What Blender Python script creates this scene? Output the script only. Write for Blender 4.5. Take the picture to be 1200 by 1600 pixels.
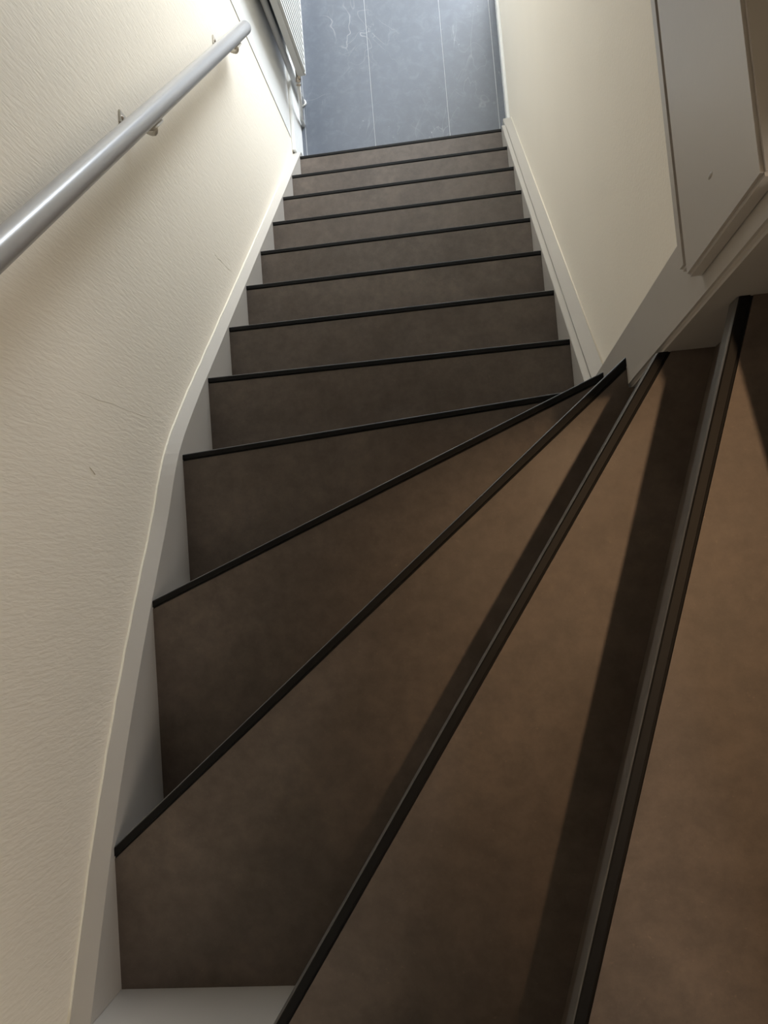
import bpy, bmesh, math, random
from mathutils import Vector
random.seed(7)
for o in list(bpy.data.objects):
    bpy.data.objects.remove(o, do_unlink=True)
SC = bpy.context.scene
COL = SC.collection

# ------------------------------------------------------------------ camera
H = 0.189285      # riser height
G = 0.173088      # going of the straight steps
TOP = 14 * H      # level of the upper floor
cam = bpy.data.cameras.new('camera')
cam.sensor_width = 36.0
cam.sensor_fit = 'AUTO'
cam.lens = 36.0 * 1252.17 / 1600.0
cam.clip_start = 0.02
co = bpy.data.objects.new('camera', cam)
co.location = (0.56458, -0.46267, 1.71951 + 8 * H)
co.rotation_euler = (0.064206, 0.116420, -0.078924)
COL.objects.link(co)
SC.camera = co

# ------------------------------------------------------------------ world, lights, exposure
w = bpy.data.worlds.new('world')
SC.world = w
w.use_nodes = True
w.node_tree.nodes['Background'].inputs[0].default_value = (0.55, 0.72, 1.0, 1)
w.node_tree.nodes['Background'].inputs[1].default_value = 0.6
SC.view_settings.view_transform = 'Standard'
SC.view_settings.look = 'None'
SC.view_settings.gamma = 1.0
SC.view_settings.use_curve_mapping = False
SC.view_settings.exposure = 1.0


def light(name, kind, loc, target, energy, color, **kw):
    l = bpy.data.lights.new(name, kind)
    l.energy = energy
    l.color = color
    for k, v in kw.items():
        setattr(l, k, v)
    o = bpy.data.objects.new(name, l)
    o.location = loc
    o.rotation_euler = (Vector(target) - Vector(loc)).to_track_quat('-Z', 'Y').to_euler()
    COL.objects.link(o)
    return o


# daylight through the glazed front door at the end of the hall
light('door_daylight', 'AREA', (1.60, 3.68, 1.40), (0.75, 1.0, 1.0), 110.0, (0.86, 0.93, 1.0),
      shape='RECTANGLE', size=1.36, size_y=1.9)
# lamp over the upper landing: casts the crisp step shadows
light('landing_spotlight', 'SPOT', (1.06, -0.18, 4.90), (1.0, -0.50, 2.46), 58.0, (1.0, 0.64, 0.36),
      spot_size=math.radians(30), spot_blend=1.0, shadow_soft_size=0.035)
# added fill light from across the landing, brightens the lower left wall
light('landing_fill', 'AREA', (2.37, -0.74, 3.75), (0.0, -0.55, 2.2), 12.5, (1.0, 0.90, 0.80),
      shape='RECTANGLE', size=0.6, size_y=1.3)


# ------------------------------------------------------------------ materials
def new_mat(name):
    m = bpy.data.materials.new(name)
    m.use_nodes = True
    nt = m.node_tree
    return m, nt, nt.nodes['Principled BSDF']


def nd(nt, kind, **kw):
    n = nt.nodes.new(kind)
    for k, v in kw.items():
        if k in n.inputs:
            n.inputs[k].default_value = v
        else:
            setattr(n, k, v)
    return n


def coords(nt, scale=(1, 1, 1)):
    tc = nd(nt, 'ShaderNodeTexCoord')
    mp = nd(nt, 'ShaderNodeMapping')
    mp.inputs['Scale'].default_value = scale
    nt.links.new(tc.outputs['Object'], mp.inputs['Vector'])
    return mp.outputs['Vector']


def noise(nt, vec, scale, detail=4, rough=0.55, dist=0.0):
    n = nd(nt, 'ShaderNodeTexNoise')
    n.inputs['Scale'].default_value = scale
    n.inputs['Detail'].default_value = detail
    n.inputs['Roughness'].default_value = rough
    n.inputs['Distortion'].default_value = dist
    nt.links.new(vec, n.inputs['Vector'])
    return n.outputs['Fac']


def ramp(nt, fac, stops):
    r = nd(nt, 'ShaderNodeValToRGB')
    e = r.color_ramp.elements
    while len(e) < len(stops):
        e.new(0.5)
    for i, (p, c) in enumerate(stops):
        e[i].position = p
        e[i].color = (*c, 1) if len(c) == 3 else c
    nt.links.new(fac, r.inputs['Fac'])
    return r.outputs['Color']


def bump(nt, bsdf, fac, strength, dist=0.01):
    b = nd(nt, 'ShaderNodeBump')
    b.inputs['Strength'].default_value = strength
    b.inputs['Distance'].default_value = dist
    nt.links.new(fac, b.inputs['Height'])
    nt.links.new(b.outputs['Normal'], bsdf.inputs['Normal'])


def mixc(nt, fac, a, b, mode='MIX'):
    m = nd(nt, 'ShaderNodeMix', data_type='RGBA', blend_type=mode)
    for s, v in ((0, fac), (6, a), (7, b)):
        if hasattr(v, 'is_linked'):
            nt.links.new(v, m.inputs[s])
        else:
            m.inputs[s].default_value = v if s == 0 else (*v, 1)
    return m.outputs[2]


def paint(name, col, rough=0.4, grain=0.06, scale=220):
    m, nt, b = new_mat(name)
    v = coords(nt)
    f = noise(nt, v, 3.0, 3)
    c = ramp(nt, f, [(0.3, tuple(x * 0.94 for x in col)), (0.7, col)])
    nt.links.new(c, b.inputs['Base Color'])
    b.inputs['Roughness'].default_value = rough
    bump(nt, b, noise(nt, v, scale, 2), grain, 0.002)
    return m


def plaster(name, col, strength, stretch):
    """roughly brushed wall paint over plaster: fine relief, stretched along the brush"""
    m, nt, b = new_mat(name)
    v = coords(nt, stretch)
    big = noise(nt, coords(nt), 1.7, 3)
    c = ramp(nt, big, [(0.25, tuple(x * 0.95 for x in col)), (0.75, col)])
    nt.links.new(c, b.inputs['Base Color'])
    b.inputs['Roughness'].default_value = 0.62
    fine = noise(nt, v, 200, 4, 0.5, 0.5)
    bump(nt, b, fine, strength, 0.006)
    return m


M = {}
M['wall_cream'] = plaster('cream_wall_paint', (0.86, 0.785, 0.665), 0.17, (1, 1.0, 0.20))
M['wall_smooth'] = plaster('smooth_cream_wall_paint', (0.86, 0.785, 0.665), 0.10, (1, 1, 1))
M['white'] = paint('white_paint', (0.80, 0.80, 0.78), 0.4)
M['radiator'] = paint('radiator_enamel', (0.62, 0.62, 0.60), 0.4)
M['cream_bead'] = paint('cream_paint_edge', (0.84, 0.78, 0.64), 0.5)
M['grey_paint'] = paint('light_grey_gloss_paint', (0.485, 0.455, 0.415), 0.32, 0.05, 120)
M['ceiling'] = paint('ceiling_white', (0.75, 0.73, 0.68), 0.7)
M['rail'] = paint('grey_rail_paint', (0.335, 0.325, 0.32), 0.28, 0.05, 60)


def tread_mat():
    m, nt, b = new_mat('brown_concrete_look_laminate')
    v = coords(nt)
    a = noise(nt, v, 5.5, 6, 0.62, 0.4)
    c = ramp(nt, a, [(0.30, (0.089, 0.069, 0.056)), (0.52, (0.115, 0.091, 0.075)), (0.72, (0.145, 0.116, 0.096))])
    f = noise(nt, v, 38, 5, 0.7)
    c2 = ramp(nt, f, [(0.35, (0.80, 0.80, 0.80)), (0.65, (1.12, 1.10, 1.08))])
    c = mixc(nt, 1.0, c, c2, 'MULTIPLY')
    sp = noise(nt, v, 190, 2, 0.5)
    s2 = ramp(nt, sp, [(0.70, (1, 1, 1)), (0.80, (1.35, 1.3, 1.25))])
    c = mixc(nt, 1.0, c, s2, 'MULTIPLY')
    nt.links.new(c, b.inputs['Base Color'])
    r = ramp(nt, a, [(0.3, (0.42,) * 3), (0.7, (0.54,) * 3)])
    nt.links.new(r, b.inputs['Roughness'])
    bump(nt, b, noise(nt, v, 420, 2), 0.06, 0.001)
    return m


M['tread'] = tread_mat()


def metal(name, col, rough, metallic=1.0, spec=0.5):
    m, nt, b = new_mat(name)
    v = coords(nt)
    c = ramp(nt, noise(nt, v, 30, 3), [(0.3, tuple(x * 0.88 for x in col)), (0.7, col)])
    nt.links.new(c, b.inputs['Base Color'])
    b.inputs['Metallic'].default_value = metallic
    b.inputs['Roughness'].default_value = rough
    b.inputs['Specular IOR Level'].default_value = spec
    return m


M['black'] = metal('black_anodised_edge', (0.0055, 0.0052, 0.005), 0.5, 0.0, 0.2)
M['lip'] = metal('satin_grey_front_lip', (0.105, 0.10, 0.095), 0.38, 0.0, 0.5)
M['gap'] = metal('dark_gap', (0.003, 0.003, 0.003), 0.8, 0.0)
M['chrome'] = metal('chrome', (0.55, 0.50, 0.44), 0.22)
M['zinc'] = metal('painted_bracket_metal', (0.66, 0.61, 0.53), 0.4, 0.1)
M['shade_and_hanger'] = paint('dark_grey_shade_and_hanger', (0.13, 0.13, 0.125), 0.8)  # dark grey for the painted shade behind the radiator and for its hangers


def tile_mat():
    m, nt, b = new_mat('dark_slate_look_tile')
    v = coords(nt)
    a = noise(nt, v, 22, 9, 0.72, 0.5)
    c = ramp(nt, a, [(0.25, (0.098, 0.109, 0.131)), (0.5, (0.109, 0.121, 0.145)), (0.75, (0.138, 0.152, 0.178))])
    # thin pale veins and scratches: narrow bands where a distorted noise crosses its middle value
    for sc, wdt, amt in ((2.2, 0.0022, 0.45), (4.5, 0.003, 0.3)):
        n = noise(nt, coords(nt, (1.6, 0.7, 1)), sc, 3, 0.55, 1.2)
        ve = ramp(nt, n, [(0.5 - wdt * 2, (0, 0, 0)), (0.5, (1, 1, 1)), (0.5 + wdt * 2, (0, 0, 0))])
        msk = ramp(nt, noise(nt, v, 3.1, 2), [(0.5, (0, 0, 0)), (0.66, (1, 1, 1))])
        f = mixc(nt, 1.0, ve, msk, 'MULTIPLY')
        sep = nd(nt, 'ShaderNodeMath', operation='MULTIPLY')
        nt.links.new(f, sep.inputs[0])
        sep.inputs[1].default_value = amt
        c = mixc(nt, sep.outputs[0], c, (0.42, 0.42, 0.42))
    sp = ramp(nt, noise(nt, v, 75, 2, 0.5), [(0.74, (0, 0, 0)), (0.79, (0.35, 0.35, 0.35))])
    c = mixc(nt, sp, c, (0.6, 0.6, 0.6))
    nt.links.new(c, b.inputs['Base Color'])
    r = ramp(nt, a, [(0.2, (0.30,) * 3), (0.8, (0.33,) * 3)])
    nt.links.new(r, b.inputs['Roughness'])
    bump(nt, b, a, 0.03, 0.002)
    return m


M['tile'] = tile_mat()
M['grout'] = paint('pale_grey_grout', (0.52, 0.53, 0.54), 0.8)


# ------------------------------------------------------------------ mesh helpers
def finish(name, bm, mat, parent=None, bevel=0.0, smooth=False, segs=2):
    bmesh.ops.recalc_face_normals(bm, faces=bm.faces)
    me = bpy.data.meshes.new(name)
    if bevel:
        bmesh.ops.remove_doubles(bm, verts=bm.verts, dist=1e-6)
        bmesh.ops.bevel(bm, geom=[e for e in bm.edges if e.is_manifold and e.calc_face_angle(0) > 0.5],
                        offset=bevel, segments=segs, affect='EDGES', clamp_overlap=True)
    bm.to_mesh(me)
    bm.free()
    if smooth:
        for p in me.polygons:
            p.use_smooth = True
    me.materials.append(mat)
    o = bpy.data.objects.new(name, me)
    COL.objects.link(o)
    if parent is not None:
        o.parent = parent
        if parent.type == 'EMPTY' or parent.location.length > 0:
            o.matrix_parent_inverse = Vector((0, 0, 0)) and o.matrix_parent_inverse
    return o


def box(bm, lo, hi):
    vs = [bm.verts.new((x, y, z)) for x in (lo[0], hi[0]) for y in (lo[1], hi[1]) for z in (lo[2], hi[2])]
    for f in ((0, 1, 3, 2), (4, 6, 7, 5), (0, 4, 5, 1), (2, 3, 7, 6), (0, 2, 6, 4), (1, 5, 7, 3)):
        bm.faces.new([vs[i] for i in f])


def prism(bm, bottom, top):
    """loops of equal length joined into a closed solid"""
    a = [bm.verts.new(p) for p in bottom]
    b = [bm.verts.new(p) for p in top]
    n = len(a)
    bm.faces.new(a[::-1])
    bm.faces.new(b)
    for i in range(n):
        bm.faces.new((a[i], a[(i + 1) % n], b[(i + 1) % n], b[i]))


def tube(bm, pts, r, n=16, caps=True, flat=None):
    pts = [Vector(p) for p in pts]
    rings = []
    up = Vector((0.3, 0.2, 1)).normalized()
    for i, p in enumerate(pts):
        d = (pts[min(i + 1, len(pts) - 1)] - pts[max(i - 1, 0)]).normalized()
        s = d.cross(up)
        if s.length < 1e-3:
            s = d.cross(Vector((1, 0, 0)))
        s.normalize()
        t = d.cross(s).normalized()
        rr = r[i] if isinstance(r, (list, tuple)) else r
        fl = flat or 1.0
        rings.append([bm.verts.new(p + s * (rr * math.cos(2 * math.pi * k / n)) + t * (rr * fl * math.sin(2 * math.pi * k / n))) for k in range(n)])
    for a, b in zip(rings, rings[1:]):
        for k in range(n):
            bm.faces.new((a[k], a[(k + 1) % n], b[(k + 1) % n], b[k]))
    if caps:
        bm.faces.new(rings[0][::-1])
        bm.faces.new(rings[-1])


def mk_box(name, lo, hi, mat, parent=None, bevel=0.0):
    bm = bmesh.new()
    box(bm, lo, hi)
    return finish(name, bm, mat, parent, bevel)


def structure(o):
    o['kind'] = 'structure'
    return o


def thing(name, label, cat, group=None):
    o = bpy.data.objects.new(name, None)
    o.empty_display_size = 0.1
    COL.objects.link(o)
    tag(o, label, cat, group)
    return o


def tag(o, label, cat, group=None):
    o['label'] = label
    o['category'] = cat
    if group:
        o['group'] = group


def spline(pts, n=8):
    """Catmull-Rom through 2-D points"""
    out = []
    P = [pts[0]] + list(pts) + [pts[-1]]
    for i in range(1, len(P) - 2):
        for k in range(n):
            t = k / n
            out.append(tuple(0.5 * (2 * P[i][j] + (P[i + 1][j] - P[i - 1][j]) * t
                                    + (2 * P[i - 1][j] - 5 * P[i][j] + 4 * P[i + 1][j] - P[i + 2][j]) * t * t
                                    + (3 * P[i][j] - P[i - 1][j] - 3 * P[i + 1][j] + P[i + 2][j]) * t ** 3) for j in (0, 1)))
    out.append(tuple(pts[-1]))
    return out


# ------------------------------------------------------------------ the setting
WL, WR, WB = -0.032, 0.848, -1.068        # faces of the left, right and back walls
FY, CZ = 3.75, 5.05                       # front wall of the hall, ceiling upstairs
PX, PY = 0.797, -0.232                    # faces of the newel post
wall_left = structure(mk_box('wall_left', (WL - 0.12, WB - 0.12, -0.12), (WL, FY + 0.12, CZ), M['wall_cream']))
wall_back = structure(mk_box('wall_back', (WL, WB - 0.12, -0.12), (2.4, WB, CZ), M['wall_cream']))
wall_right = structure(mk_box('wall_right', (WR, PY + 0.09, -0.12), (WR + 0.1, 2.05, 12.8 * H), M['wall_smooth']))
wall_far = structure(mk_box('wall_far', (2.4, WB - 0.12, -0.12), (2.52, FY + 0.12, CZ), M['wall_smooth']))
# front wall of the hall around the glazed door opening
bm = bmesh.new()
box(bm, (WL, FY, -0.12), (0.90, FY + 0.12, CZ))
box(bm, (2.31, FY, -0.12), (2.4, FY + 0.12, CZ))
box(bm, (0.90, FY, 2.36), (2.31, FY + 0.12, CZ))
structure(finish('wall_front', bm, M['wall_smooth']))
structure(mk_box('ceiling', (WL - 0.12, WB - 0.12, CZ), (2.52, FY + 0.12, CZ + 0.1), M['ceiling']))

# floor slab of the upper storey: around the stairwell
bm = bmesh.new()
box(bm, (WL, 1.12, 12.85 * H), (2.4, FY, TOP))
box(bm, (0.84, PY + 0.02, 12.85 * H), (2.4, 1.12, TOP))
box(bm, (1.0, WB, 12.85 * H), (2.4, PY + 0.02, TOP - 0.006))
structure(finish('floor_upper', bm, M['ceiling']))
bm = bmesh.new()
lp = [(0.966, -1.036), (2.4, -1.036), (2.4, PY + 0.02), (0.886, PY + 0.02), (0.886, PY), (0.843, PY)]
prism(bm, [(x, y_, TOP - 0.006) for x, y_ in lp], [(x, y_, TOP) for x, y_ in lp])
structure(finish('floor_landing', bm, M['tread']))

# hall floor: grout bed with the tiles lying proud of it
floor = structure(mk_box('floor', (WL, 1.10, -0.10), (2.4, FY, -0.0015), M['grout']))
gaps = [(-0.0315, -0.0035), (-0.001, 0.2895), (0.2915, 0.6025), (0.6045, 0.808), (0.8105, 0.847)]
for i, (x0, x1) in enumerate(gaps):
    for y0, y1 in ((1.14, 2.338), (2.341, 3.745)):
        mk_box('tile', (x0, y0, -0.008), (x1, y1, 0.0), M['tile'], floor, 0.0006)
for x0 in (0.850, 1.156, 1.462, 1.768, 2.074):
    for y0, y1 in ((2.341, 3.745),):
        mk_box('tile', (x0, y0, -0.008), (x0 + 0.303, y1, 0.0), M['tile'], floor, 0.0006)
# lower closure beneath the winders
structure(mk_box('floor_under_stairs', (WL, WB, -0.10), (2.4, 1.10, -0.02), M['ceiling']))

# skirting along the hall
structure(mk_box('baseboard_left', (WL, 1.247, 0.0005), (WL + 0.014, FY - 0.002, 0.176), M['white'], None, 0.003))
structure(mk_box('baseboard_right', (WR - 0.012, 1.286, 0.0005), (WR, 2.048, 0.07), M['white'], None, 0.002))
# smoother lining on the hall part of the left wall, with soft rounded edges
bm = bmesh.new()
box(bm, (WL - 0.01, 1.292, 0.185), (WL + 0.0025, FY - 0.002, 2.40))
wl = finish('plaster_lining', bm, M['white'], wall_left, 0.0024, segs=3)

# boarded edge of the upper floor, with the batten beneath and the ledge on top
BX = 0.783
bm = bmesh.new()
pr = [(BX, 2.464), (BX, 2.667), (0.842, 2.667), (0.842, 2.652), (PX + 0.002, 2.652), (PX + 0.002, 2.464)]
prism(bm, [(x, -0.210, z) for x, z in pr], [(x, 1.10, z) for x, z in pr])
trim = structure(finish('trim_1', bm, M['grey_paint'], None, 0.003))
structure(mk_box('trim_2', (0.789, -0.190, 2.420), (WR - 0.001, 1.10, 2.440), M['grey_paint'], None, 0.003))
# unseen upper partition, set back from the stairwell, full height to block the lamp
structure(mk_box('wall_upper_lamp_block', (0.84, PY + 0.03, 2.672), (0.94, FY, CZ), M['wall_smooth'], None, 0.003))

# ------------------------------------------------------------------ the staircase
stair = thing('staircase', 'winding closed staircase with brown treads, black edges and grey stringers', 'staircase')
# nosing line of each step: left end, right end (step 13 is the lowest, 0 the landing)
LINE = {k: ((0.0, (k - 6) * G), (0.8, (k - 6) * G)) for k in range(6, 14)}
LINE[5] = ((0.0, -0.200), (PX, -0.149))
LINE[4] = ((0.0, -0.482), (PX, -0.163))
LINE[3] = ((0.0, -0.834), (PX, -0.187))
LINE[2] = ((0.245, -1.036), (0.7945, PY))
LINE[1] = ((0.564, -1.036), (0.828, PY))
LINE[0] = ((0.955, -1.036), (0.832, PY))
ENDL = {k: ('x', 0.0) if k >= 3 else ('y', -1.036) for k in LINE}
ENDR = {k: ('x', 0.8) if k >= 6 else (('x', PX) if k >= 3 else ('y', PY)) for k in LINE}
ZT = {k: (14 - k) * H for k in LINE}


def cut(p, d, end):
    ax, v = end
    t = (v - p[0]) / d[0] if ax == 'x' else (v - p[1]) / d[1]
    return (p[0] + d[0] * t, p[1] + d[1] * t)


def shifted(k, off):
    """nosing line of step k moved OFF back into the step, cut at the stringers"""
    a, b = LINE[k]
    d = (b[0] - a[0], b[1] - a[1])
    n = math.hypot(*d)
    d = (d[0] / n, d[1] / n)
    nb = (d[1], -d[0])               # points back up the stair
    q = (a[0] + nb[0] * off, a[1] + nb[1] * off)
    return cut(q, d, ENDL[k]), cut(q, d, ENDR[k])


PROF = [(0.0, -0.024), (0.0, -0.0032), (0.0004, -0.0014), (0.0014, 0.0002), (0.003, 0.0009), (0.0108, 0.0009),
        (0.0112, 0.0004), (0.0114, -0.004), (0.0114, -0.024)]
for k in range(0, 14):
    z = ZT[k]
    # tread board
    if k >= 1:
        a, b = shifted(k, 0.0142)
        c, d = shifted(k - 1, 0.036)
        loop = [a, b, d, c]
        if k >= 7:
            pass
        elif k == 3:
            loop = [a, b, (PX, PY), d, c, (0.0, -1.036)]
        elif k == 6:
            loop = [a, b, (0.8, -0.146), d, c]
        bm = bmesh.new()
        prism(bm, [(x, y, z - 0.026) for x, y in loop], [(x, y, z) for x, y in loop])
        tr = finish('tread', bm, M['tread'], stair)
    else:
        tr = stair
    # black edge profile with the dark joint behind it
    bm = bmesh.new()
    A, B = [], []
    for off, dz in PROF:
        p, q = shifted(k, off)
        A.append((p[0], p[1], z + dz))
        B.append((q[0], q[1], z + dz))
    prism(bm, A, B)
    nose = finish('nosing', bm, M['black'], tr)
    nose['label'] = 'black edge profile'
    nose.data.materials.append(M['lip'])
    for f in nose.data.polygons:
        if abs(f.normal.z) < 0.75 and min(nose.data.vertices[i].index % len(PROF) for i in f.vertices) <= 2 and max(nose.data.vertices[i].index % len(PROF) for i in f.vertices) <= 3:
            f.material_index = 1
    bm = bmesh.new()
    A, B = [], []
    for off, dz in ((0.0112, -0.02), (0.0112, -0.0025), (0.0144, -0.0025), (0.0144, -0.02)):
        p, q = shifted(k, off)
        A.append((p[0], p[1], z + dz))
        B.append((q[0], q[1], z + dz))
    prism(bm, A, B)
    finish('joint', bm, M['gap'], tr)
    # riser below this step
    zb = ZT[k + 1] if k < 13 else 0.0
    bm = bmesh.new()
    p, q = shifted(k, 0.032)
    p2, q2 = shifted(k, 0.044)
    prism(bm, [(*p, zb), (*q, zb), (*q2, zb), (*p2, zb)], [(*p, z - 0.025), (*q, z - 0.025), (*q2, z - 0.025), (*p2, z - 0.025)])
    finish('riser', bm, M['tread'], stair)

# left stringer: straight along the flight, sweeping up over the winders
SL = 1.0936
line = [(y, 0.177 - SL * (y - 1.229)) for y in (1.215, 0.9, 0.6, 0.3, 0.05, -0.07)]
curve = [(1.246, 0.128), (1.238, 0.158)] + line + [(-0.2, 1.722), (-0.346, 1.808), (-0.505, 1.909), (-0.66, 2.000), (-0.829, 2.088), (-1.036, 2.178)]
top = spline(curve, 6)


def stringer(name, x0, x1, topline, bottom, bevel=0.0016, mat='grey_paint'):
    bm = bmesh.new()
    a0 = [bm.verts.new((x0, y, z)) for y, z in topline]
    a1 = [bm.verts.new((x1, y, z)) for y, z in topline]
    b0 = [bm.verts.new((x0, y, bottom(y, z))) for y, z in topline]
    b1 = [bm.verts.new((x1, y, bottom(y, z))) for y, z in topline]
    n = len(topline)
    for i in range(n - 1):
        for u, v in ((a0, a1), (a1, b1), (b1, b0), (b0, a0)):
            bm.faces.new((u[i], u[i + 1], v[i + 1], v[i]))
    for i in (0, n - 1):
        bm.faces.new((a0[i], a1[i], b1[i], b0[i]))
    bmesh.ops.recalc_face_normals(bm, faces=bm.faces)
    bmesh.ops.bevel(bm, geom=[e for e in bm.edges if e.is_manifold and e.calc_face_angle(0) > 0.9],
                    offset=bevel, segments=2, affect='EDGES', clamp_overlap=True)
    return finish(name, bm, M[mat], stair)


low = lambda y, z: max(0.0, z - 0.34)
stringer('stringer', WL, 0.0, top, low)
# stringer across the back wall, under the highest winders
bt = spline([(0.0, 2.178), (0.245, 2.292), (0.564, 2.478), (0.862, TOP + 0.012)], 5)
bm = bmesh.new()
lo_ = [(x, z - 0.40) for x, z in bt]
loop = bt + lo_[::-1]
prism(bm, [(x, WB, z) for x, z in loop], [(x, -1.036, z) for x, z in loop])
finish('stringer', bm, M['grey_paint'], stair)
# right stringer: thin inner board and a thicker one against the wall
SR = 1.0815
rt = [(y, 1.353 - SR * (y - 0.159)) for y in (1.205, 0.75, 0.3, -0.147)]
stringer('stringer', 0.8, 0.8135, rt, low, 0.0015)
rt2 = [(y, 1.345 - SR * (y - 0.159)) for y in (1.284, 0.75, 0.3, -0.147)]
stringer('stringer', 0.8145, WR, rt2, low, 0.002)
# newel post the winders turn about, and the inner stringer of the upper steps
bm = bmesh.new()
box(bm, (PX, PY, 6.0 * H), (0.885, -0.147, 2.66))
finish('newel_post', bm, M['grey_paint'], stair, 0.005, segs=3)
bm = bmesh.new()
box(bm, (0.884, PY, 10.0 * H), (1.3, PY + 0.05, TOP + 0.12))
finish('stringer', bm, M['grey_paint'], stair, 0.003)
# cream paint ridge where wall and stringer meet
bm = bmesh.new()
pts = []
for i, (y, z) in enumerate(top[15:]):
    j = 0.0008 * math.sin(i * 2.3) + random.uniform(-0.0006, 0.0006)
    pts.append((WL + 0.0005, y, z + 0.001 + j))
tube(bm, pts, 0.0024, 8)
finish('paint_ridge', bm, M['cream_bead'], wall_left, smooth=True)
bm = bmesh.new()
tube(bm, [(WR - 0.0005, y, z + 0.001) for y, z in rt2], 0.0020, 8)
finish('paint_ridge', bm, M['cream_bead'], wall_right, smooth=True)


# seams and chips in the plaster of the left wall
def seam(name, y0, z0, y1, z1, r=0.00045, n=14, wall=wall_left, x=WL):
    bm = bmesh.new()
    pts = []
    for i in range(n + 1):
        t = i / n
        pts.append((x, y0 + (y1 - y0) * t + random.uniform(-.0015, .0015), z0 + (z1 - z0) * t + random.uniform(-.0015, .0015)))
    rr = [r * random.uniform(0.3, 1.2) for _ in pts]
    rr[0] = rr[-1] = 0.0001
    tube(bm, pts, rr, 6)
    finish(name, bm, M['cream_bead'], wall, smooth=True)


seam('plaster_seam', -0.147, 2.062, -0.134, 1.702)
seam('plaster_seam', 0.372, 1.300, 0.380, 1.160, 0.0006)
seam('plaster_seam', -0.262, 2.035, -0.272, 2.014, 0.0014, 5)

# ------------------------------------------------------------------ handrail
rail = thing('handrail', 'round grey wall handrail sloping down along the left wall', 'handrail')
RXc, RR = 0.030, 0.0195


def rail_at(y):
    return Vector((RXc, y, 2.308 - 1.0925 * y))


bm = bmesh.new()
n = 40
pts, rad = [], []
yend, ystart = 1.128, -0.75
dirv = (rail_at(1.0) - rail_at(0.0)).normalized()
for i in range(n + 1):
    pts.append(rail_at(ystart + (yend - ystart) * i / n))
    rad.append(RR)
tip = pts[-1]
for a in (25, 50, 70, 85):
    pts.append(tip + dirv * 0.010 * math.sin(math.radians(a)))
    rad.append(RR - 0.010 * (1 - math.cos(math.radians(a))))
tube(bm, pts, rad, 32)
finish('rail', bm, M['rail'], rail, smooth=True)
for yb in (0.425, 1.02):
    p = rail_at(yb)
    nrm = Vector((0, dirv.z, -dirv.y))      # square to the rail in the wall plane
    if nrm.z > 0:
        nrm = -nrm
    bm = bmesh.new()
    # saddle strap under the rail
    s0 = p + nrm * (RR + 0.0005) - dirv * 0.034
    s1 = p + nrm * (RR + 0.0005) + dirv * 0.034
    tube(bm, [s0, p + nrm * (RR + 0.0015), s1], 0.010, 12, flat=0.35)
    saddle = finish('bracket', bm, M['zinc'], rail, smooth=True)
    # bent arm from the strap to the wall plate
    bm = bmesh.new()
    q = p + nrm * (RR + 0.004)
    base = Vector((WL + 0.004, yb + 0.002, p.z - 0.032))
    pts = []
    c1 = q + nrm * 0.030
    c2 = Vector((0.0, base.y, base.z))
    for i in range(13):
        t = i / 12
        pts.append(q * (1 - t) ** 3 + c1 * 3 * t * (1 - t) ** 2 + c2 * 3 * t * t * (1 - t) + base * t ** 3)
    tube(bm, pts, 0.0055, 10)
    finish('bracket_arm', bm, M['zinc'], saddle, smooth=True)
    bm = bmesh.new()
    box(bm, (WL, base.y - 0.013, base.z - 0.034), (WL + 0.004, base.y + 0.013, base.z + 0.036))
    finish('wall_plate', bm, M['zinc'], saddle, 0.0015)
    for sy, sz in ((0, -0.024), (0, 0.027)):
        bm = bmesh.new()
        cx = Vector((WL + 0.004, base.y + sy, base.z + sz))
        tube(bm, [cx, cx + Vector((0.002, 0, 0)), cx + Vector((0.003, 0, 0))], [0.0045, 0.004, 0.002], 12)
        finish('screw', bm, M['chrome'], saddle)
    for sg in (-1, 1):
        bm = bmesh.new()
        cx = p + nrm * (RR + 0.003) + dirv * 0.026 * sg
        tube(bm, [cx, cx + nrm * 0.003, cx + nrm * 0.0045], [0.0048, 0.0044, 0.002], 12)
        finish('screw', bm, M['chrome'], saddle)

# ------------------------------------------------------------------ radiator and pipes in the hall
radiator = thing('radiator', 'white ribbed panel radiator on the left wall of the hall', 'radiator')
RY0, RY1, RZ0, RZ1, RX0, RX1 = 1.500, 2.35, 0.25, 0.95, 0.026, 0.054
bm = bmesh.new()
box(bm, (RX0, RY0, RZ0), (RX1, RY1, RZ1))
finish('panel', bm, M['radiator'], radiator, 0.003)
bm = bmesh.new()
y = RY0 + 0.004
while y < RY1 - 0.02:
    box(bm, (RX1 - 0.001, y, RZ0 + 0.018), (RX1 + 0.007, y + 0.0165, RZ1 - 0.018))
    y += 0.0275
ribs = finish('ribs', bm, M['radiator'], radiator, 0.002)
bm = bmesh.new()
box(bm, (RX1 - 0.001, RY0, RZ0), (RX1 + 0.006, RY1, RZ0 + 0.016))
finish('edge_fold', bm, M['radiator'], radiator, 0.002)
mk_box('edge_fold', (RX1 - 0.001, RY0, RZ1 - 0.016), (RX1 + 0.006, RY1, RZ1), M['white'], radiator, 0.002)
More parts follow.
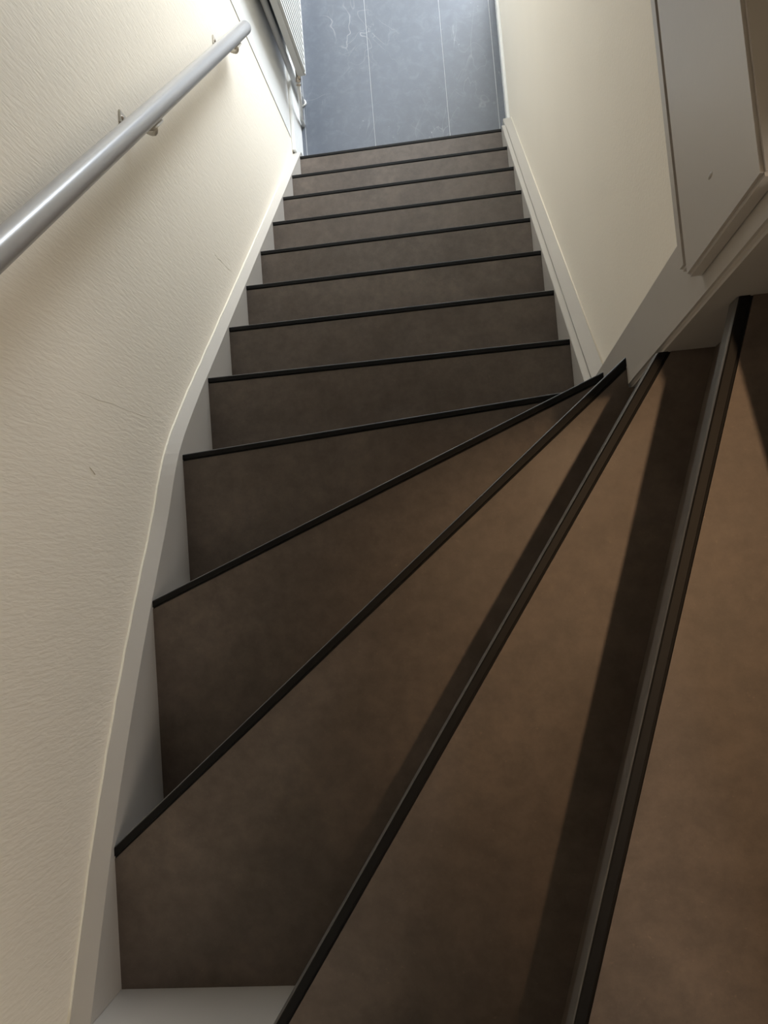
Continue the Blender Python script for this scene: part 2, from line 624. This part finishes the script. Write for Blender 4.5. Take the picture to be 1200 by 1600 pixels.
for yy in (1.75, 2.2):
    mk_box('wall_hanger', (WL + 0.010, yy, 0.42), (RX0 + 0.002, yy + 0.025, 0.80), M['shade_and_hanger'], radiator)
# valve and its feed pipe
bm = bmesh.new()
tube(bm, [(0.034, 1.560, 0.262), (0.0335, 1.545, 0.268), (0.031, 1.528, 0.262), (0.028, 1.505, 0.248), (0.027, 1.495, 0.243), (0.026, 1.492, 0.240)],
     [0.010, 0.012, 0.0115, 0.010, 0.012, 0.009], 16)
valve = finish('valve', bm, M['chrome'], radiator, smooth=True)
bm = bmesh.new()
tube(bm, [(0.026, 1.494, 0.242), (0.0255, 1.488, 0.238)], 0.0112, 6)
tube(bm, [(0.0245, 1.482, 0.234), (0.024, 1.477, 0.230)], 0.0105, 12)
finish('valve_nut', bm, M['chrome'], valve)
bm = bmesh.new()
tube(bm, [(0.026, 1.494, 0.242), (0.020, 1.468, 0.205), (0.004, 1.448, 0.11), (-0.007, 1.446, 0.05), (-0.009, 1.446, 0.0)], 0.0080, 14)
finish('feed_pipe', bm, M['white'], radiator, smooth=True)
mk_box('painted_shade_panel', (WL + 0.003, 1.60, 0.19), (WL + 0.008, 2.33, 0.95), M['shade_and_hanger'], wall_left)  # shade between wall and radiator, put in as a dark sheet
pipe = thing('heating_pipe', 'white vertical heating pipe standing beside the end of the radiator', 'pipe')
bm = bmesh.new()
tube(bm, [(-0.0055, 1.545, 0.0), (-0.0055, 1.545, 2.42)], 0.0115, 18)
finish('pipe_run', bm, M['white'], pipe, smooth=True)
bm = bmesh.new()
tube(bm, [(-0.0055, 1.545, 0.0), (-0.0055, 1.545, 0.006), (-0.0055, 1.545, 0.009)], [0.016, 0.016, 0.0125], 18)
finish('floor_collar', bm, M['white'], pipe, smooth=True)

# small dents and paint chips on the floor-edge board
bm = bmesh.new()
bmesh.ops.create_uvsphere(bm, u_segments=10, v_segments=6, radius=1.0)
for v in bm.verts:
    v.co = Vector((v.co.x * 0.0012 + BX, v.co.y * 0.0022 - 0.158, v.co.z * 0.006 + 2.562))
finish('filled_nail_hole', bm, M['grey_paint'], trim, smooth=True)
